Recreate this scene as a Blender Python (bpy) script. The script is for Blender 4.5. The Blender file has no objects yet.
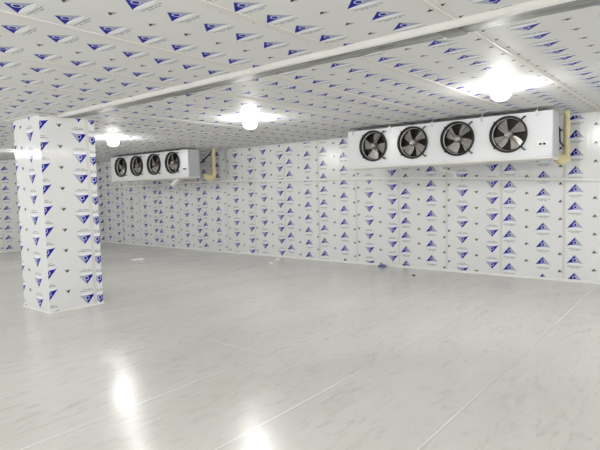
import bpy, math, random
from math import sin, cos, pi, radians
from mathutils import Vector, Matrix
random.seed(7)
scn = bpy.context.scene
COL = scn.collection

# ------------------------------------------------------------------ dimensions (metres)
H = 3.0            # ceiling height
YW = 10.143        # long wall
XL = -17.81        # far left wall
X1 = 4.0           # how far room is built to the right
Y0 = -3.0          # and behind
PW = 1.1114        # panel width
PITCH = 0.32       # repeat of the printed mark
CAMH = 1.7719

# ------------------------------------------------------------------ mesh helper
class MB:
    def __init__(s): s.v=[]; s.f=[]; s.m=[]; s.uv=[]
    def face(s, pts, mi=0, uv=None):
        b=len(s.v); s.v += [tuple(p) for p in pts]
        s.f.append(tuple(range(b,b+len(pts)))); s.m.append(mi)
        s.uv.append(uv if uv else [(0,0)]*len(pts))
    def box(s, x0,x1,y0,y1,z0,z1, mi=0, M=None):
        c=[Vector((x,y,z)) for x in (x0,x1) for y in (y0,y1) for z in (z0,z1)]
        if M: c=[M@p for p in c]
        for q in ((0,1,3,2),(4,6,7,5),(0,4,5,1),(2,3,7,6),(0,2,6,4),(1,5,7,3)):
            s.face([c[i] for i in q],mi)
    def tube(s, pts, r, n=10, mi=0, cap=True):
        pts=[Vector(p) for p in pts]; rings=[]
        rs = r if isinstance(r,(list,tuple)) else [r]*len(pts)
        prev=None
        for i,p in enumerate(pts):
            if i==0: d=pts[1]-p
            elif i==len(pts)-1: d=p-pts[i-1]
            else: d=(pts[i+1]-p).normalized()+(p-pts[i-1]).normalized()
            d.normalize()
            if prev is None:
                a=Vector((0,0,1)) if abs(d.z)<.9 else Vector((1,0,0))
                u=d.cross(a).normalized()
            else:
                u=(prev-d*prev.dot(d)).normalized()
            prev=u; w=d.cross(u)
            rings.append([p+u*(cos(2*pi*k/n)*rs[i])+w*(sin(2*pi*k/n)*rs[i]) for k in range(n)])
        b=len(s.v)
        for R in rings: s.v += [tuple(q) for q in R]
        for i in range(len(rings)-1):
            for k in range(n):
                k2=(k+1)%n
                s.f.append((b+i*n+k,b+i*n+k2,b+(i+1)*n+k2,b+(i+1)*n+k)); s.m.append(mi); s.uv.append([(0,0)]*4)
        if cap:
            s.f.append(tuple(b+k for k in range(n))[::-1]); s.m.append(mi); s.uv.append([(0,0)]*n)
            e=b+(len(rings)-1)*n
            s.f.append(tuple(e+k for k in range(n))); s.m.append(mi); s.uv.append([(0,0)]*n)
    def lathe(s, prof, c=(0,0,0), axis='z', n=32, mi=0):
        b=len(s.v); c=Vector(c)
        for (r,h) in prof:
            for k in range(n):
                a=2*pi*k/n
                if axis=='z': p=Vector((r*cos(a),r*sin(a),h))
                else: p=Vector((r*cos(a),h,r*sin(a)))
                s.v.append(tuple(c+p))
        for i in range(len(prof)-1):
            for k in range(n):
                k2=(k+1)%n
                s.f.append((b+i*n+k,b+i*n+k2,b+(i+1)*n+k2,b+(i+1)*n+k)); s.m.append(mi); s.uv.append([(0,0)]*4)
    def ring(s, c, R, r, n=40, m=8, mi=0):      # torus, axis along y
        b=len(s.v); c=Vector(c)
        for i in range(n):
            a=2*pi*i/n
            for j in range(m):
                t=2*pi*j/m; q=R+r*cos(t)
                s.v.append(tuple(c+Vector((q*cos(a), r*sin(t), q*sin(a)))))
        for i in range(n):
            for j in range(m):
                i2=(i+1)%n; j2=(j+1)%m
                s.f.append((b+i*m+j,b+i2*m+j,b+i2*m+j2,b+i*m+j2)); s.m.append(mi); s.uv.append([(0,0)]*4)
    def build(s, name, mats, parent=None, smooth=False, bevel=0, loc=None, weld=False):
        me=bpy.data.meshes.new(name); me.from_pydata(s.v,[],s.f)
        if not isinstance(mats,(list,tuple)): mats=[mats]
        for m in mats: me.materials.append(m)
        uvl=me.uv_layers.new(name='UVMap')
        for p,mi,uv in zip(me.polygons,s.m,s.uv):
            p.material_index=mi; p.use_smooth=smooth
            for li,q in zip(p.loop_indices,uv): uvl.data[li].uv=q
        o=bpy.data.objects.new(name,me); COL.objects.link(o)
        if parent: o.parent=parent
        if loc: o.location=loc
        if bevel:
            w=o.modifiers.new('weld','WELD'); w.merge_threshold=.0005
            bv=o.modifiers.new('bevel','BEVEL'); bv.width=bevel; bv.segments=2; bv.limit_method='ANGLE'
        if smooth:
            try:
                me.set_sharp_from_angle(angle=radians(40))
            except Exception: pass
        return o

def tag(o,label=None,cat=None,group=None,kind=None):
    if label: o['label']=label
    if cat: o['category']=cat
    if group: o['group']=group
    if kind: o['kind']=kind
    return o
def empty(name,loc,rz=0):
    o=bpy.data.objects.new(name,None); COL.objects.link(o); o.location=loc; o.rotation_euler=(0,0,rz); o.empty_display_size=.2
    return o
def copy_tree(o,parent=None):
    c=o.copy(); COL.objects.link(c)
    if parent: c.parent=parent
    for ch in [x for x in bpy.data.objects if x.parent==o]:
        copy_tree(ch,c)
    return c

# ------------------------------------------------------------------ node helpers
class S:
    """tiny expression wrapper round shader math nodes"""
    def __init__(s,nt,sock): s.nt=nt; s.k=sock
    def op(s,o,*a):
        n=s.nt.nodes.new('ShaderNodeMath'); n.operation=o
        for i,q in enumerate((s,)+a):
            if isinstance(q,S): s.nt.links.new(q.k,n.inputs[i])
            else: n.inputs[i].default_value=q
        return S(s.nt,n.outputs[0])
    def __add__(s,b): return s.op('ADD',b)
    def __radd__(s,b): return s.op('ADD',b)
    def __sub__(s,b): return s.op('SUBTRACT',b)
    def __rsub__(s,b): return (s*-1.0)+b
    def __mul__(s,b): return s.op('MULTIPLY',b)
    def __rmul__(s,b): return s.op('MULTIPLY',b)
    def __truediv__(s,b): return s.op('DIVIDE',b)
    def gt(s,b): return s.op('GREATER_THAN',b)
    def lt(s,b): return s.op('LESS_THAN',b)
    def abs(s): return s.op('ABSOLUTE')
    def mod(s,b): return s.op('FLOORED_MODULO',b)
    def sq(s): return s.op('MULTIPLY',s)
    def sqrt(s): return s.op('SQRT')
    def sin(s): return s.op('SINE')
    def clamp(s):
        r=s.op('MAXIMUM',0.0); return r.op('MINIMUM',1.0)
    def mx(s,b): return s.op('MAXIMUM',b)
    def mn(s,b): return s.op('MINIMUM',b)
    def sel(s,a,b):      # s ? a : b
        return S._l(s,a,b)
    @staticmethod
    def _l(m,a,b):
        return m*(a-b)+b

def newmat(name):
    m=bpy.data.materials.new(name); m.use_nodes=True
    nt=m.node_tree; bs=[n for n in nt.nodes if n.type=='BSDF_PRINCIPLED'][0]
    return m,nt,bs
def simple(name,col,rough=.5,metal=0,bump=0,bscale=20,var=0,spec=None,emit=None):
    m,nt,bs=newmat(name)
    bs.inputs['Base Color'].default_value=(*col,1); bs.inputs['Roughness'].default_value=rough; bs.inputs['Metallic'].default_value=metal
    if spec is not None: bs.inputs['Specular IOR Level'].default_value=spec
    tc=nt.nodes.new('ShaderNodeTexCoord'); no=nt.nodes.new('ShaderNodeTexNoise'); no.inputs['Scale'].default_value=bscale
    no.inputs['Detail'].default_value=4
    nt.links.new(tc.outputs['Object'],no.inputs['Vector'])
    if var:
        mx=nt.nodes.new('ShaderNodeMix'); mx.data_type='RGBA'
        mx.inputs[6].default_value=(*[c*(1-var) for c in col],1); mx.inputs[7].default_value=(*[min(1,c*(1+var)) for c in col],1)
        nt.links.new(no.outputs['Fac'],mx.inputs[0]); nt.links.new(mx.outputs[2],bs.inputs['Base Color'])
    if bump:
        b=nt.nodes.new('ShaderNodeBump'); b.inputs['Strength'].default_value=bump; b.inputs['Distance'].default_value=.01
        nt.links.new(no.outputs['Fac'],b.inputs['Height']); nt.links.new(b.outputs[0],bs.inputs['Normal'])
    if emit:
        bs.inputs['Emission Color'].default_value=(*emit[0],1); bs.inputs['Emission Strength'].default_value=emit[1]
    return m

def mixc(nt,fac,a,b):
    n=nt.nodes.new('ShaderNodeMix'); n.data_type='RGBA'
    nt.links.new(fac.k,n.inputs[0])
    for i,q in ((6,a),(7,b)):
        if isinstance(q,tuple): n.inputs[i].default_value=(*q,1)
        else: nt.links.new(q,n.inputs[i])
    return n.outputs[2]

AX, BX = .16, .76       # the two columns of marks on each panel
LH, LW = .158, .134     # mark height and half width
def film(name, base, rough=.22, LH=LH, blue=(.006,.008,.30), bumpk=.16, spec=.5, rip=(14,14,1.6), soft=1.0, coat=0.0):
    """white protective film printed with rows of blue triangular marks and small black ones"""
    m,nt,bs=newmat(name)
    uvn=nt.nodes.new('ShaderNodeUVMap'); uvn.uv_map='UVMap'
    sp=nt.nodes.new('ShaderNodeSeparateXYZ'); nt.links.new(uvn.outputs[0],sp.inputs[0])
    u=S(nt,sp.outputs[0]); v=S(nt,sp.outputs[1])
    def mark(x,y,k):
        """masks for one mark, local coords divided by scale k"""
        x=x/k; y=y/k
        ax=x.abs()
        hw=(1.0-y/LH)*LW
        q=(x/LW).sq()
        low=(1.0-q)*.020                       # base bulges up
        inside=hw.gt(ax)*y.gt(low)
        out=((1.0-(y-.010)/(LH+.002))*(LW+.012)).gt(ax)*y.gt(-0.008)
        blueside=((LH-y)*.22+(-.004)).gt(x)
        r=(x.sq()+(y-.062).sq()).sqrt()
        r2=((x-.004).sq()+(y-.060).sq()).sqrt()
        ring=r.lt(.034)*r.gt(.024)
        dot=r2.lt(.019)
        lens=((1.0-(x/(LW+.008)).sq())*.034).gt(y*-1.0)*y.lt(low+.001)*ax.lt(LW+.008)
        rim=((1.0-(x/(LW+.012)).sq())*.040).gt(y*-1.0)*y.lt(0.0)*ax.lt(LW+.012)
        return inside,blueside,ring,dot,lens,rim,out
    # big marks
    isA=u.lt((AX+BX)/2)
    x=u-isA.sel(AX,BX) if False else u-(isA*(AX-BX)+BX)
    vv=v-((1.0-isA)*(PITCH/2))
    y=(vv+.10).mod(PITCH)-.10
    ins,bl,ring,dot,lens,rim,out=mark(x,y,1.0)
    # small marks
    isC=u.lt(.76)
    xs=u-(isC*(.47-1.05)+1.05)
    vs=v-(isC*(PITCH/2))
    ys=(vs+.06).mod(PITCH)-.06-.045
    si,sb,_,_,sl,_,_=mark(xs,ys,.33)
    # lettering under the mark: two lines of fine strokes
    no=nt.nodes.new('ShaderNodeTexNoise'); no.inputs['Scale'].default_value=70; no.inputs['Detail'].default_value=1
    nt.links.new(uvn.outputs[0],no.inputs['Vector'])
    nz=S(nt,no.outputs['Fac'])
    t1=y.lt(-.046)*y.gt(-.060)*x.abs().lt(.115)
    t2=y.lt(-.070)*y.gt(-.083)*x.abs().lt(.070)*(x.abs().gt(.006))
    txt=(t1+t2).clamp()*((nz-.38)*8.0).clamp()
    # hatch of the pale side
    hat=((x*420.0).sin()*.5+.5)
    # base with faint variation
    tc=nt.nodes.new('ShaderNodeTexCoord')
    n2=nt.nodes.new('ShaderNodeTexNoise'); n2.inputs['Scale'].default_value=1.3; n2.inputs['Detail'].default_value=5
    nt.links.new(tc.outputs['Object'],n2.inputs['Vector'])
    v2=S(nt,n2.outputs['Fac'])
    c=mixc(nt,v2,tuple(b*.94 for b in base),tuple(min(1,b*1.04) for b in base))
    c=mixc(nt,out*.0+rim*.35,c,(.42,.43,.46))
    c=mixc(nt,lens,c,(.86,.87,.89))
    pale=mixc(nt,hat,(.15,.18,.34),(.36,.40,.54))
    fade=((x/LW)*.45+.15).clamp()
    pale=mixc(nt,fade,pale,(.62,.64,.68))
    c=mixc(nt,ins,c,pale)
    c=mixc(nt,ins*bl,c,blue)
    c=mixc(nt,ins*ring,c,(.62,.66,.86))
    c=mixc(nt,ins*dot,c,(.02,.015,.22))
    c=mixc(nt,sl*.5,c,(.35,.35,.36))
    c=mixc(nt,si*(1.0-sb),c,(.30,.30,.32))
    c=mixc(nt,si*sb,c,(.008,.008,.012))
    c=mixc(nt,txt*.8,c,(.16,.17,.24))
    nt.links.new(c,bs.inputs['Base Color'])
    bs.inputs['Roughness'].default_value=rough
    bs.inputs['Specular IOR Level'].default_value=spec
    # ripples of the film
    mp=nt.nodes.new('ShaderNodeMapping'); mp.inputs['Scale'].default_value=rip
    nt.links.new(tc.outputs['Object'],mp.inputs[0])
    n3=nt.nodes.new('ShaderNodeTexNoise'); n3.inputs['Scale'].default_value=1.0; n3.inputs['Detail'].default_value=3
    nt.links.new(mp.outputs[0],n3.inputs['Vector'])
    b=nt.nodes.new('ShaderNodeBump'); b.inputs['Strength'].default_value=bumpk; b.inputs['Distance'].default_value=.012
    nt.links.new(n3.outputs['Fac'],b.inputs['Height']); nt.links.new(b.outputs[0],bs.inputs['Normal'])
    return m

M_wall=film('printed_wall_film',(.84,.84,.83),rough=.20)
M_ceil=film('printed_ceiling_film',(.74,.74,.725),rough=.6,bumpk=.05,spec=.15,LH=.142)
M_colm=film('printed_column_film',(.80,.80,.79),rough=.10,bumpk=.5,spec=.22,rip=(24,24,1.8))
M_joint=simple('cream_joint',(.74,.73,.70),.45,var=.06,bscale=3)
M_cjoint=simple('ceiling_joint',(.725,.705,.67),.75,var=.06,bscale=3,spec=.15)
M_trim=simple('white_trim',(.90,.89,.85),.35,var=.03)
M_white=simple('white_powder_coat',(.74,.755,.765),.28,var=.02,bscale=2)
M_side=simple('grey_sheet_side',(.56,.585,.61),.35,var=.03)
M_tray=simple('drip_tray_white',(.80,.79,.74),.4,var=.03)
M_black=simple('black_wire',(.012,.012,.013),.45,var=.1)
M_dark=simple('dark_shroud',(.022,.017,.015),.55,var=.3,bscale=8)
M_blade=simple('blade_metal',(.47,.44,.41),.28,metal=.4,var=.35,bscale=9)
M_hub=simple('motor_metal',(.34,.31,.29),.3,metal=.5,var=.4,bscale=15)
M_chrome=simple('bright_cap',(.75,.72,.68),.2,metal=.8)
M_steel=simple('galvanised_steel',(.55,.56,.57),.35,metal=.7,var=.1)
M_foam=simple('yellow_foam',(.70,.62,.36),.8,bump=.8,bscale=30,var=.25)
M_pvc=simple('white_plastic',(.85,.84,.80),.4,var=.02)
M_fin=simple('aluminium_fins',(.45,.46,.47),.4,metal=.7,var=.1)
M_globe=simple('lit_globe',(1,1,1),.4,emit=((1,.99,.965),142))
M_bluefilm=simple('blue_film_scrap',(.10,.13,.30),.4,var=.5,bscale=40)
M_clear=simple('white_film_scrap',(.9,.9,.88),.3,var=.05)
M_debris=simple('dark_scrap',(.05,.05,.05),.6,var=.2)

# grey wrinkled film on the shallow ceiling strip
def film_strip():
    m,nt,bs=newmat('wrinkled_grey_film')
    tc=nt.nodes.new('ShaderNodeTexCoord')
    mp=nt.nodes.new('ShaderNodeMapping'); mp.inputs['Scale'].default_value=(1.6,7,4)
    nt.links.new(tc.outputs['Object'],mp.inputs[0])
    n=nt.nodes.new('ShaderNodeTexNoise'); n.inputs['Scale'].default_value=1.5; n.inputs['Detail'].default_value=6; n.inputs['Distortion'].default_value=1.2
    nt.links.new(mp.outputs[0],n.inputs['Vector'])
    f=((S(nt,n.outputs['Fac'])-.33)*2.6).clamp()
    c=mixc(nt,f,(.17,.175,.165),(.43,.43,.41))
    nt.links.new(c,bs.inputs['Base Color']); bs.inputs['Roughness'].default_value=.5; bs.inputs['Specular IOR Level'].default_value=.12
    b=nt.nodes.new('ShaderNodeBump'); b.inputs['Strength'].default_value=.5; b.inputs['Distance'].default_value=.02
    nt.links.new(n.outputs['Fac'],b.inputs['Height']); nt.links.new(b.outputs[0],bs.inputs['Normal'])
    return m
M_strip=film_strip()

def floor_mat():
    m,nt,bs=newmat('filmed_metal_floor')
    tc=nt.nodes.new('ShaderNodeTexCoord')
    sp=nt.nodes.new('ShaderNodeSeparateXYZ'); nt.links.new(tc.outputs['Object'],sp.inputs[0])
    X=S(nt,sp.outputs[0]); Y=S(nt,sp.outputs[1])
    def noise(scale,sx,sy,det=5,dist=0):
        mp=nt.nodes.new('ShaderNodeMapping'); mp.inputs['Scale'].default_value=(sx,sy,1)
        nt.links.new(tc.outputs['Object'],mp.inputs[0])
        n=nt.nodes.new('ShaderNodeTexNoise'); n.inputs['Scale'].default_value=scale; n.inputs['Detail'].default_value=det; n.inputs['Distortion'].default_value=dist
        nt.links.new(mp.outputs[0],n.inputs['Vector']); return S(nt,n.outputs['Fac'])
    a=noise(.9,1,.35,6,.8); s=noise(2.4,3.0,.9,9,2.2); d=noise(3.5,3.2,.6,8,1.5)
    f=((a-.35)*2.2).clamp()
    c=mixc(nt,f,(.65,.635,.59),(.74,.725,.68))
    f2=((s-.53)*5.0).clamp()*.38
    c=mixc(nt,f2,c,(.42,.405,.365))
    f3=((d-.54)*6.0).clamp()*.40
    c=mixc(nt,f3,c,(.74,.74,.72))
    # joints of the floor sheets, running away from the camera
    jx=((X+1.51+.02*0+PW/2).mod(1.113)-PW/2).abs()
    brk=((noise(1.1,1.1,.4,3)-.47)*9.0).clamp()
    jl=jx.lt(.0075)*brk
    c=mixc(nt,jl*.75,c,(.95,.95,.93))
    jd=(((X+1.51-.016+PW/2).mod(1.113)-PW/2).abs()).lt(.005)
    c=mixc(nt,jd*.28,c,(.30,.29,.27))
    jy=(Y-3.95).abs().lt(.008)*X.lt(-2.4)*X.gt(-5.0)*brk
    c=mixc(nt,jy*.5,c,(.92,.92,.9))
    nt.links.new(c,bs.inputs['Base Color'])
    r=(noise(1.4,1,.5,4,.5)-.5)*.18+.21
    nt.links.new(r.clamp().k,bs.inputs['Roughness'])
    bs.inputs['Specular IOR Level'].default_value=.55
    # fine ribs along the sheets + smeared film
    w=(X*(2*pi/.030)).sin()
    wk=((noise(.8,1,1,3)-.35)*3.0).clamp()
    h=w*wk*.00075+noise(9,1.3,.35,4,1.0)*.0030+noise(2.2,1,.6,3)*.004
    b=nt.nodes.new('ShaderNodeBump'); b.inputs['Strength'].default_value=.55; b.inputs['Distance'].default_value=1.0
    nt.links.new(h.k,b.inputs['Height']); nt.links.new(b.outputs[0],bs.inputs['Normal'])
    return m
M_floor=floor_mat()

# ------------------------------------------------------------------ the setting
mb=MB(); mb.face([(XL-.1,Y0,0),(X1,Y0,0),(X1,YW+.1,0),(XL-.1,YW+.1,0)])
mb.face([(XL-.1,Y0,-.1),(XL-.1,YW+.1,-.1),(X1,YW+.1,-.1),(X1,Y0,-.1)])
tag(mb.build('floor',M_floor),kind='structure')

def panel_uv(flip,xA,s0,sgn=1):
    """returns f(x,z)->(u,v); xA world position of column A apex, s0 its apex height"""
    def f(x,z):
        if not flip: return (AX+(x-xA)*sgn, (z-s0)+LH)
        return (AX-(x-xA)*sgn, -(z-s0)+LH)
    return f

# long wall: panels with the measured orientation and phase of the print
wall=[ # right seam index k -> (flip, X of column A, height of its apex)
 (0,-1.90,1.45),(0,-3.03,1.55),(1,-3.37,1.40),(0,-5.24,1.77),(1,-5.58,1.71),(0,-7.47,1.87),(0,-8.57,1.97),
 (1,-8.91,1.63),(1,-10.01,1.60),(0,-11.95,1.86),(1,-12.26,1.80),(0,-14.19,1.90),(1,-14.50,1.74),(0,-16.48,1.87),(1,-16.80,1.88)]
seam0=-2.08+PW
mb=MB()
def wall_panel(x0,x1,fn):
    mb.face([(x0,YW,0),(x1,YW,0),(x1,YW,H),(x0,YW,H)],0,[fn(x0,0),fn(x1,0),fn(x1,H),fn(x0,H)])
edges=[seam0]
for k in range(len(wall)): edges.append(seam0-PW*(k+1))
for k,(fl,xa,za) in enumerate(wall):
    x1=edges[k]; x0=edges[k+1] if k<len(wall)-1 else XL
    if k==len(wall)-2: x0=edges[k+1]
    x0=max(x0,XL)
    if x1<=x0: continue
    wall_panel(x0,x1,panel_uv(fl,xa,za))
x=seam0; k=0
while x<X1:
    xe=min(x+PW,X1); fl=(k%2==0)
    wall_panel(x,xe,panel_uv(fl,(x+PW-.16) if fl else x+.16,1.6+.05*k)); x+=PW; k+=1
# raised joint strips between panels
jx=[seam0+PW*j for j in range(-15,5)]
for x in jx:
    if x<XL+.1 or x>X1-.05: continue
    mb.box(x-.024,x+.024,YW-.004,YW,0,H,1)
    mb.box(x-.004,x+.004,YW-.006,YW-.004,0,H,2)
M_groove_shadow=simple('groove_and_shadow_line',(.62,.61,.58),.5)
tag(mb.build('wall_back',[M_wall,M_joint,M_groove_shadow]),kind='structure')

# left wall
mb=MB()
YA=6.80
for k in range(-9,4):
    y0=YA-.16+PW*k; y1=y0+PW
    y0c=max(y0,Y0); y1c=min(y1,YW)
    if y1c<=y0c: continue
    fl=(k%3==1)
    # seen from inside (looking towards -X) right is +Y
    fn=panel_uv(fl,(y0+.16) if not fl else y1-.16, 2.80)
    mb.face([(XL,y0c,0),(XL,y1c,0),(XL,y1c,H),(XL,y0c,H)],0,[fn(y0c,0),fn(y1c,0),fn(y1c,H),fn(y0c,H)])
    if y0>Y0: mb.box(XL,XL+.004,y0-.024,y0+.024,0,H,1)
tag(mb.build('wall_left',[M_wall,M_joint]),kind='structure')

# ceiling: panels run in Y, print differs in front of and behind the strip
mb=MB()
YS=3.86
def ceil_panel(x0,x1,y0,y1,flip,xA,yA,LH=.142):
    # seen from below, right is +X and up is -Y
    def fn(x,y):
        if not flip: return (AX+(x-xA), (yA-y)+LH)
        return (AX-(x-xA), (y-yA)+LH)
    mb.face([(x0,y0,H),(x0,y1,H),(x1,y1,H),(x1,y0,H)],0,[fn(x0,y0),fn(x0,y1),fn(x1,y1),fn(x1,y0)])
CJ=-1.495; CW=1.1
near={0:(1,-.57,3.44),-1:(0,-2.44,2.37),-2:(0,-3.50,1.39),-3:(0,-4.57,2.03),-4:(0,-5.68,2.37)}
far={0:(1,-.57,4.54),-1:(0,-2.44,4.59),-2:(0,-3.50,4.29),-3:(1,-3.96,4.83),-4:(0,-5.70,4.55),-5:(1,-6.20,4.70),-6:(0,-7.90,4.4)}
PC=.3175/PITCH
for k in range(-15,6):
    x0=CJ+CW*k; x1=x0+CW
    if k==0: pass
    x0c=max(x0,XL); x1c=min(x1,X1)
    if x1c<=x0c: continue
    for part,(ya,yb) in ((near,(Y0,YS)),(far,(YS,YW))):
        if k in part: fl,xa,yy=part[k]
        else:
            fl=random.random()<(.15 if part is near else .35); xa=(x0+.16) if not fl else x1-.16; yy=random.random()*PITCH+4.2
        ceil_panel(x0c,x1c,ya,yb,fl,xa,yy)
    if x0>XL+.1:
        mb.box(x0-.036,x0+.036,Y0,YW,H-.004,H,1)
        
        if k==0: mb.box(x0-.004,x0+.004,Y0,YW,H-.007,H-.004,2)
mb.box(XL-.1,X1,Y0,YW+.1,H+.001,H+.1,1)
tag(mb.build('ceiling',[M_ceil,M_cjoint,M_trim]),kind='structure')

# shallow film-wrapped strip across the ceiling
mb=MB()
SX0,SX1=-7.70,X1
n=70
ys0,ys1,zd=3.71,4.06,.045
prev=None
for i in range(n+1):
    x=SX0+(SX1-SX0)*i/n
    e=ys1+random.uniform(-.018,.018)
    cur=(x,e)
    if prev:
        xa,ea=prev
        mb.face([(xa,ys0,H),(x,ys0,H),(x,ys0,H-zd),(xa,ys0,H-zd)],2)
        mb.face([(xa,ys0,H-zd),(x,ys0,H-zd),(x,ys0+.04,H-zd-.004),(xa,ys0+.04,H-zd-.004)],1)
        mb.face([(xa,ys0+.02,H-zd-.001),(x,ys0+.02,H-zd-.001),(x,e-.03,H-.02),(xa,ea-.03,H-.02)],0)
        mb.face([(xa,ea-.03,H-.02),(x,e-.03,H-.02),(x,e,H-.0015),(xa,ea,H-.0015)],0)
    prev=cur
mb.box(-1.66,-1.50,ys0+.05,ys0+.24,H-zd-.010,H-zd-.001,0)
mb.box(-1.70,-1.48,ys0+.24,ys0+.26,H-zd-.004,H-zd+.004,1)
tag(mb.build('trim_1',[M_strip,M_trim,M_cjoint]),kind='structure')
# thin strip stuck along the long wall
mb=MB()
pts=[(X1,1.66),(-1.0,1.815),(-1.52,1.83),(-4.0,1.94),(-6.75,2.02),(-9.25,2.05),(-11.25,2.095),(-12.7,2.10),(-14.8,2.06),(XL,2.04)]
for (xa,za),(xb,zb) in zip(pts,pts[1:]):
    hh=.026
    A=[(xa,YW-.004,za-hh),(xb,YW-.004,zb-hh),(xb,YW-.004,zb+hh),(xa,YW-.004,za+hh)]
    B=[(p[0],YW-.034,p[2]) for p in A]
    mb.face(B); mb.face([A[3],A[2],B[2],B[3]]); mb.face([A[0],A[1],B[1],B[0]])
    mb.face([(p[0],YW-.0355,q) for p,q in zip(B,(za-hh-.012,zb-hh-.012,zb-hh+.004,za-hh+.004))],1)  # darker face paints the shadow line along the strip's lower edge
tag(mb.build('trim_2',[M_trim,M_groove_shadow]),kind='structure')
# ceiling and floor angles along the walls
mb=MB(); mb.box(XL,X1,YW-.035,YW-.006,H-.03,H-.0005); tag(mb.build('trim_3',M_joint),kind='structure')
mb=MB(); mb.box(XL,X1,YW-.03,YW-.006,0,.045); tag(mb.build('baseboard_back',M_trim),kind='structure')
mb=MB(); mb.box(XL+.005,XL+.03,Y0,YW-.03,0,.045); tag(mb.build('baseboard_left',M_trim),kind='structure')

# ------------------------------------------------------------------ column
cx,cy=-7.745,3.47; cdx=.90; cwy=.86
M_colj=simple('column_joint',(.69,.685,.66),.5)
col=empty('column',(cx-cdx/2,cy+cwy/2,0))
tag(col,'square column wrapped in white film with rows of blue triangle marks','column')
ox,oy=col.location.x,col.location.y
mb=MB()
def colface(P,fn,a0,a1,z0=0,z1=H):
    mb.face([P(a0,z0),P(a1,z0),P(a1,z1),P(a0,z1)],0,[fn(a0,z0),fn(a1,z0),fn(a1,z1),fn(a0,z1)])
# +X face : flipped print, tips down.  A' tip at Y=4.07,z=.36 ; the last strip beyond the joint
s1=4.20
def fA(y,z): return (AX-(y-4.07), -(z-.36)+LH)
colface(lambda a,z:(cx-ox,a-oy,z),fA,cy,s1)
def fB(y,z): return (AX-(y-4.285), -(z-.33)+LH)
colface(lambda a,z:(cx-ox,a-oy,z),fB,s1,cy+cwy)
# -Y face : A' tip at X=-8.08
def fC(x,z): return (AX-(x+8.085), -(z-.365)+LH)
colface(lambda a,z:(a-ox,cy-oy,z),fC,cx-cdx,cx)
def fD(y,z): return (AX+(y-3.6), z)
colface(lambda a,z:(cx-cdx-ox,cy+cy+cwy-a-oy,z),fD,cy,cy+cwy)
colface(lambda a,z:(cx-cdx+cx-a-ox,cy+cwy-oy,z),fD,cx-cdx,cx)
mb.build('shaft',M_colm,col)
mb=MB()
mb.box(cx-ox,cx-ox+.004,s1-.028-oy,s1+.028-oy,.0,H-.001); 
mb.build('joint_strip',M_colj,col)
for nm,z0,z1,t in (('base_trim',0,.02,.012),('top_trim',H-.022,H-.009,.09)):
    mb=MB()
    X0=cx-cdx-ox;Xb=cx-ox;Ya=cy-oy;Yb=cy+cwy-oy
    mb.box(X0-t,Xb+t,Ya-t,Ya,z0,z1); mb.box(Xb,Xb+t,Ya,Yb,z0,z1); mb.box(X0-t,X0,Ya,Yb,z0,z1); mb.box(X0-t,Xb+t,Yb,Yb+t,z0,z1)
    mb.build(nm,M_trim if nm=='base_trim' else M_joint,col)

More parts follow.
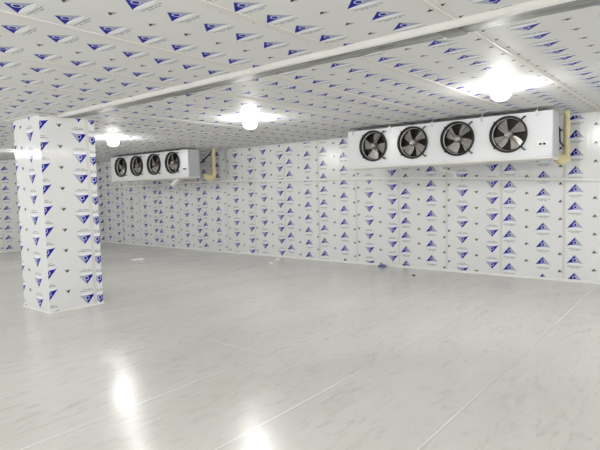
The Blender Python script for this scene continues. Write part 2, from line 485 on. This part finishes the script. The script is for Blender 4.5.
# ------------------------------------------------------------------ ceiling coolers
UL,UH,UD=3.83,.72,.36
FX=[.59,1.435,2.295,3.16]
FZ=.395; FR=.265
def cooler():
    root=empty('evaporator_cooler',(0,0,0))
    # cabinet front with four round openings; origin is front bottom left corner, +Y towards the wall
    mb=MB()
    cells=[0]+[(FX[i]+FX[i+1])/2 for i in range(3)]+[FX[3]+.40]
    for i,fx in enumerate(FX):
        xa,xb=cells[i],cells[i+1]
        angs=sorted(set([2*pi*k/40 for k in range(40)]+[math.atan2(z-FZ,x-fx)%(2*pi) for x in (xa,xb) for z in (0,UH)]))
        outp=[];inn=[];back=[]
        for a in angs:
            ca,sa=cos(a),sin(a); t=1e9
            if ca>1e-9: t=min(t,(xb-fx)/ca)
            if ca<-1e-9: t=min(t,(xa-fx)/ca)
            if sa>1e-9: t=min(t,(UH-FZ)/sa)
            if sa<-1e-9: t=min(t,(0-FZ)/sa)
            outp.append((fx+ca*t,0,FZ+sa*t)); inn.append((fx+ca*FR,0,FZ+sa*FR)); back.append((fx+ca*FR*.98,.03,FZ+sa*FR*.98))
        nn=len(angs)
        for k in range(nn):
            k2=(k+1)%nn
            mb.face([outp[k],outp[k2],inn[k2],inn[k]],0)
            mb.face([inn[k],inn[k2],back[k2],back[k]],0)
    xe=cells[-1]
    mb.face([(xe,0,0),(UL,0,0),(UL,0,UH),(xe,0,UH)],0)
    mb.face([(0,0,0),(0,UD,0),(0,UD,UH),(0,0,UH)],1)
    mb.face([(0,0,UH),(0,UD,UH),(UL,UD,UH),(UL,0,UH)],0)
    mb.face([(0,0,0),(UL,0,0),(UL,UD,0),(0,UD,0)],0)
    mb.face([(0,UD-.02,0),(UL,UD-.02,0),(UL,UD-.02,UH),(0,UD-.02,UH)],0)
    # folded edge round the front
    mb.box(0,UL,-.006,0,UH-.012,UH,0); mb.box(UL-.012,UL,-.006,0,0,UH-.012,0)
    mb.build('cabinet',[M_white,M_side],root)
    mb=MB(); mb.box(UL,UL+.010,.004,UD,0.0,UH-.004); mb.box(UL+.010,UL+.016,.02,.035,.02,UH-.03)
    mb.build('end_panel',M_side,root,bevel=.003)
    mb=MB(); mb.box(.02,UL-.02,UD,UD+.05,.03,UH-.03)
    for k in range(60):
        x=.05+k*(UL-.1)/59; mb.box(x,x+.004,UD+.05,UD+.056,.04,UH-.04)
    mb.build('coil',M_fin,root)
    mb=MB()
    # sloped drip tray with a rolled lip
    a=[(0,-.012,-.004),(0,UD+.02,-.004),(0,UD+.02,-.05),(0,.16,-.055),(0,-.012,-.032)]
    b=[(UL,p[1],p[2]) for p in a]
    mb.face(a[::-1]); mb.face(b)
    for k in range(5): mb.face([a[k],b[k],b[(k+1)%5],a[(k+1)%5]])
    mb.tube([(-.004,-.014,-.010),(UL+.004,-.014,-.010)],.009,8)
    mb.build('drip_tray',M_tray,root)
    # black strip standing in for the shaded gap above the cabinet
    mb=MB(); mb.box(.12,UL-.02,-.004,.02,UH,UH+.012); mb.build('top_gap_shade',M_black,root)
    for x in (.12,.95,1.82,2.72,3.60):
        mb=MB(); mb.box(x-.016,x+.016,-.016,-.006,UH-.075,UH+.02); mb.box(x-.016,x+.016,-.016,.06,UH+.016,UH+.022)
        mb.tube([(x,.04,UH+.02),(x,.04,UH+.075)],.006,8)
        mb.tube([(x,-.022,UH-.055),(x,-.012,UH-.055)],.008,8)
        mb.build('hanging_bracket',M_steel,root)
    mb=MB(); mb.box(3.60,3.76,-.006,0,.17,.24); mb.build('gland_plate',M_pvc,root)
    for x in (3.655,3.715):
        mb=MB(); mb.lathe([(0,-.045),(.014,-.045),(.018,-.03),(.018,-.006)],(x,0,.20),'y',12); mb.build('cable_gland',M_black,root,smooth=True)
    fans=[]
    def blade(parent,ang):
        mb=MB(); nr,na=6,5; tw=[]
        for i in range(nr+1):
            t=i/nr; r=.055+t*.195
            row=[]
            for j in range(na+1):
                q=j/na-.5
                wid=radians(62-14*t); a=ang+q*wid+radians(-12)*t
                pitch=.5-.16*t
                y=.065+q*wid*r*pitch+.012*cos(q*pi)
                row.append((r*cos(a),y,r*sin(a)))
            tw.append(row)
        for i in range(nr):
            for j in range(na): mb.face([tw[i][j],tw[i+1][j],tw[i+1][j+1],tw[i][j+1]])
        for i in range(nr):
            for j in range(na): mb.face([(p[0],p[1]+.003,p[2]) for p in (tw[i][j],tw[i][j+1],tw[i+1][j+1],tw[i+1][j])])
        return mb.build('blade',M_blade,parent)
    for fi,fx in enumerate(FX):
        mb=MB()
        # shroud: bell mouth proud of the cabinet and a dark bowl inside it
        mb.lathe([(.302,-.0),(.300,-.035),(.288,-.048),(.276,-.040),(.266,0),(.262,.03),(.262,.17)],(0,0,0),'y',40)
        mb.lathe([(.262,.17),(.15,.172),(.0,.172)],(0,0,0),'y',40)
        f=mb.build('fan',M_dark,root,smooth=True,loc=(fx,0,FZ))
        mb=MB()
        for k in range(6): mb.ring((0,-.066+.014*(1-k/5),0),.255-.038*k,.0009,36,4)
        mb.ring((0,-.050,0),.292,.008,40,6)
        for k in range(4):
            a=pi/4+k*pi/2
            long=.375 if cos(a)>0 else .306
            mb.tube([(.05*cos(a),-.072,.05*sin(a)),(.26*cos(a),-.066,.26*sin(a)),(.30*cos(a),-.052,.30*sin(a)),(long*cos(a),-.050,long*sin(a)),(long*cos(a),-.002,long*sin(a))],[.004,.005,.012,.013,.010],6)
        mb.build('guard',M_black,f,smooth=True)
        off=(radians(47),radians(52),radians(66),radians(44))[fi]+(radians(40) if fi==0 else 0)
        for k in range(4): blade(f,off+k*pi/2)
        mb=MB(); mb.lathe([(0,-.050),(.028,-.050),(.040,-.038),(.058,-.030),(.066,-.01),(.066,.10),(.05,.15),(0,.15)],(0,0,0),'y',24)
        mb.build('motor',M_hub,f,smooth=True)
        mb=MB(); mb.lathe([(0,-.062),(.012,-.060),(.018,-.050)],(0,0,0),'y',16)
        for k in range(4):
            a=k*pi/2+.4; mb.lathe([(0,-.046),(.006,-.045),(.008,-.036)],(.043*cos(a),0,.043*sin(a)),'y',10)
        mb.build('motor_cap',M_chrome,f,smooth=True)
    return root

u2=cooler(); u2.location=(-5.80,8.75,2.215)
tag(u2,'white four-fan ceiling cooler at right, nearest the camera, with stepped drain pipe','cooler','ceiling mounted coolers')
u1=copy_tree(u2); u1.location=(-14.76,8.75,2.225)
tag(u1,'white four-fan ceiling cooler farther away at left, behind the column','cooler','ceiling mounted coolers')
# different pieces under each cooler
mb=MB(); mb.tube([(1.78,.42,-.05),(1.78,.42,-.10),(1.80,.44,-.125),(1.95,.56,-.150),(1.99,.60,-.18),(1.99,.62,-.26)],.023,10)
mb.build('drain_pipe',M_pvc,u2,smooth=True)
mb=MB()
Mx=Matrix.Translation((3.06,.16,-.11))@Matrix.Rotation(radians(-32),4,'Y')
mb.box(-.21,.15,-.05,.05,-.045,.045,0,Mx)
mb.build('white_elbow_box',M_pvc,u1,bevel=.012)
mb=MB(); mb.tube([(2.10,.40,-.05),(2.10,.42,-.12),(2.30,.50,-.15),(5.0,1.33,-.13)],.012,8)
mb.build('drain_pipe',M_pvc,u1,smooth=True)

# yellow foam-covered pipes at the right end of each cooler
def pipe(x,zoff,second,label):
    t=empty('insulated_pipe',(x,9.55,H))
    mb=MB()
    pts=[];rs=[]
    for i in range(16):
        q=i/15; pts.append((random.uniform(-.006,.006),0,-.006-q*(.74))); rs.append(.052+random.uniform(-.006,.006))
    mb.tube(pts,rs,12); mb.build('riser',M_foam,t,smooth=True)
    mb=MB()
    mb.tube([(0,0,-.70),(-.005,-.02,-.79),(-.05,-.09,-.82),(-.10,-.18,-.79),(-.13,-.27,-.72)],[.055,.085,.095,.08,.05],14)
    mb.build('elbow',M_foam,t,smooth=True)
    if not second:
        mb=MB(); mb.tube([(-.04,.0,-.04),(-.12,-.04,-.16),(-.24,-.10,-.27),(-.25,-.2,-.36),(-.24,-.3,-.40)],.018,8)
    else:
        mb=MB(); mb.tube([(-.04,-.03,-.60),(-.09,-.06,-.52),(-.09,-.10,-.30),(-.11,-.26,-.22)],.014,8)
    mb.build('cable',M_black,t,smooth=True)
    tag(t,label,'pipe','yellow insulated pipes')
    return t
pipe(-1.93,0,True,'yellow foam-covered vertical pipe at right end of the nearer cooler')
pipe(-10.82,0,False,'yellow foam-covered pipe with black cable beside the farther left cooler')

# ------------------------------------------------------------------ lamps
def lamp():
    t=empty('ceiling_light',(0,0,H))
    mb=MB(); mb.lathe([(0,-.002),(.085,-.002),(.085,-.018),(.06,-.026),(0,-.026)],(0,0,0),'z',24); mb.build('base',M_white,t,smooth=True)
    mb=MB(); pr=[]
    for i in range(13):
        a=pi*i/12; pr.append((max(.0,.115*sin(a)),-.100-.083*cos(a)))
    mb.lathe(pr,(0,0,0),'z',28); mb.build('globe',M_globe,t,smooth=True)
    return t
spots=[(-10.02,6.02,'glowing round ceiling lamp farthest away, just right of the column top'),
       (-6.03,6.15,'glowing round ceiling lamp in the middle, between the two coolers'),
       (-2.07,6.55,'glowing round ceiling lamp nearest, above the nearer cooler')]
rest=[(1.9,6.5),(-14.0,1.0),(-10.0,1.0),(-6.0,.75),(-2.0,.75),(1.9,.75),(-14.1,6.05)]
l0=None
for s in spots+[(x,y,None) for x,y in rest]:
    o=l0 if False else (lamp() if l0 is None else copy_tree(l0))
    if l0 is None: l0=o
    o.location=(s[0],s[1],H)
    if s[2]: tag(o,s[2],'lamp','glowing ceiling lamps')
    else: tag(o,'round ceiling lamp outside the photographed view','lamp','ceiling lamps out of view')

# ------------------------------------------------------------------ scraps on the floor
def scrap(name,loc,pts,mat,label,cat,rz=0):
    mb=MB(); n=len(pts)
    top=[(x,y,z) for x,y,z in pts]; bot=[(x,y,0) for x,y,z in pts]
    mb.face(top); mb.face(bot[::-1])
    for k in range(n): mb.face([bot[k],bot[(k+1)%n],top[(k+1)%n],top[k]])
    o=mb.build(name,mat,loc=(loc[0],loc[1],.001)); o.rotation_euler.z=rz
    tag(o,label,cat); return o
scrap('film_scrap',(-12.04,7.8),[(-.20,-.05,.01),(-.1,-.10,.03),(.12,-.04,.06),(.18,.05,.02),(.05,.06,.04),(-.12,.0,.01)],M_clear,'crumpled white film scrap on the floor below the farther cooler','scrap',.6)
scrap('foam_crumb',(-8.64,9.68),[(-.05,-.03,.04),(.02,-.05,.05),(.05,.02,.06),(-.02,.05,.03)],M_clear,'small white foam crumb on floor, closer to the back wall','scrap')
scrap('foam_crumb',(-8.31,9.05),[(-.05,-.04,.04),(.03,-.04,.05),(.04,.03,.05),(-.03,.04,.03)],M_clear,'small white foam crumb on floor, farther from the back wall','scrap',1)
scrap('film_scrap',(-5.75,9.98),[(-.10,-.03,.03),(.02,-.04,.06),(.10,-.02,.03),(.08,.04,.04),(-.05,.04,.07)],M_bluefilm,'blue printed film scrap lying against the foot of back wall','scrap')
scrap('dark_crumb',(-4.62,9.26),[(-.025,-.02,.03),(.02,-.02,.03),(.025,.02,.02),(-.02,.025,.03)],M_debris,'tiny black crumb alone on the floor before the back wall','scrap')

# ------------------------------------------------------------------ light and camera
w=bpy.data.worlds.new('World'); scn.world=w; w.use_nodes=True
bg=[n for n in w.node_tree.nodes if n.type=='BACKGROUND'][0]
bg.inputs[0].default_value=(.975,.99,1,1); bg.inputs[1].default_value=1.5

cam=bpy.data.cameras.new('camera'); co=bpy.data.objects.new('camera',cam); COL.objects.link(co)
f,psi,pit,rol=507.05,.6834543,-.0680731,-.0246854
F=Vector((-sin(psi)*cos(pit),cos(psi)*cos(pit),sin(pit))); R=Vector((cos(psi),sin(psi),0)); U=R.cross(F)
R2=R*cos(rol)+U*sin(rol); U2=-R*sin(rol)+U*cos(rol)
Mw=Matrix(((R2.x,U2.x,-F.x,0),(R2.y,U2.y,-F.y,0),(R2.z,U2.z,-F.z,CAMH),(0,0,0,1)))
co.matrix_world=Mw
cam.sensor_width=36; cam.lens=f/600*36; cam.clip_end=100
scn.camera=co
scn.view_settings.view_transform='Standard'
scn.view_settings.look='None'
scn.view_settings.exposure=0.0
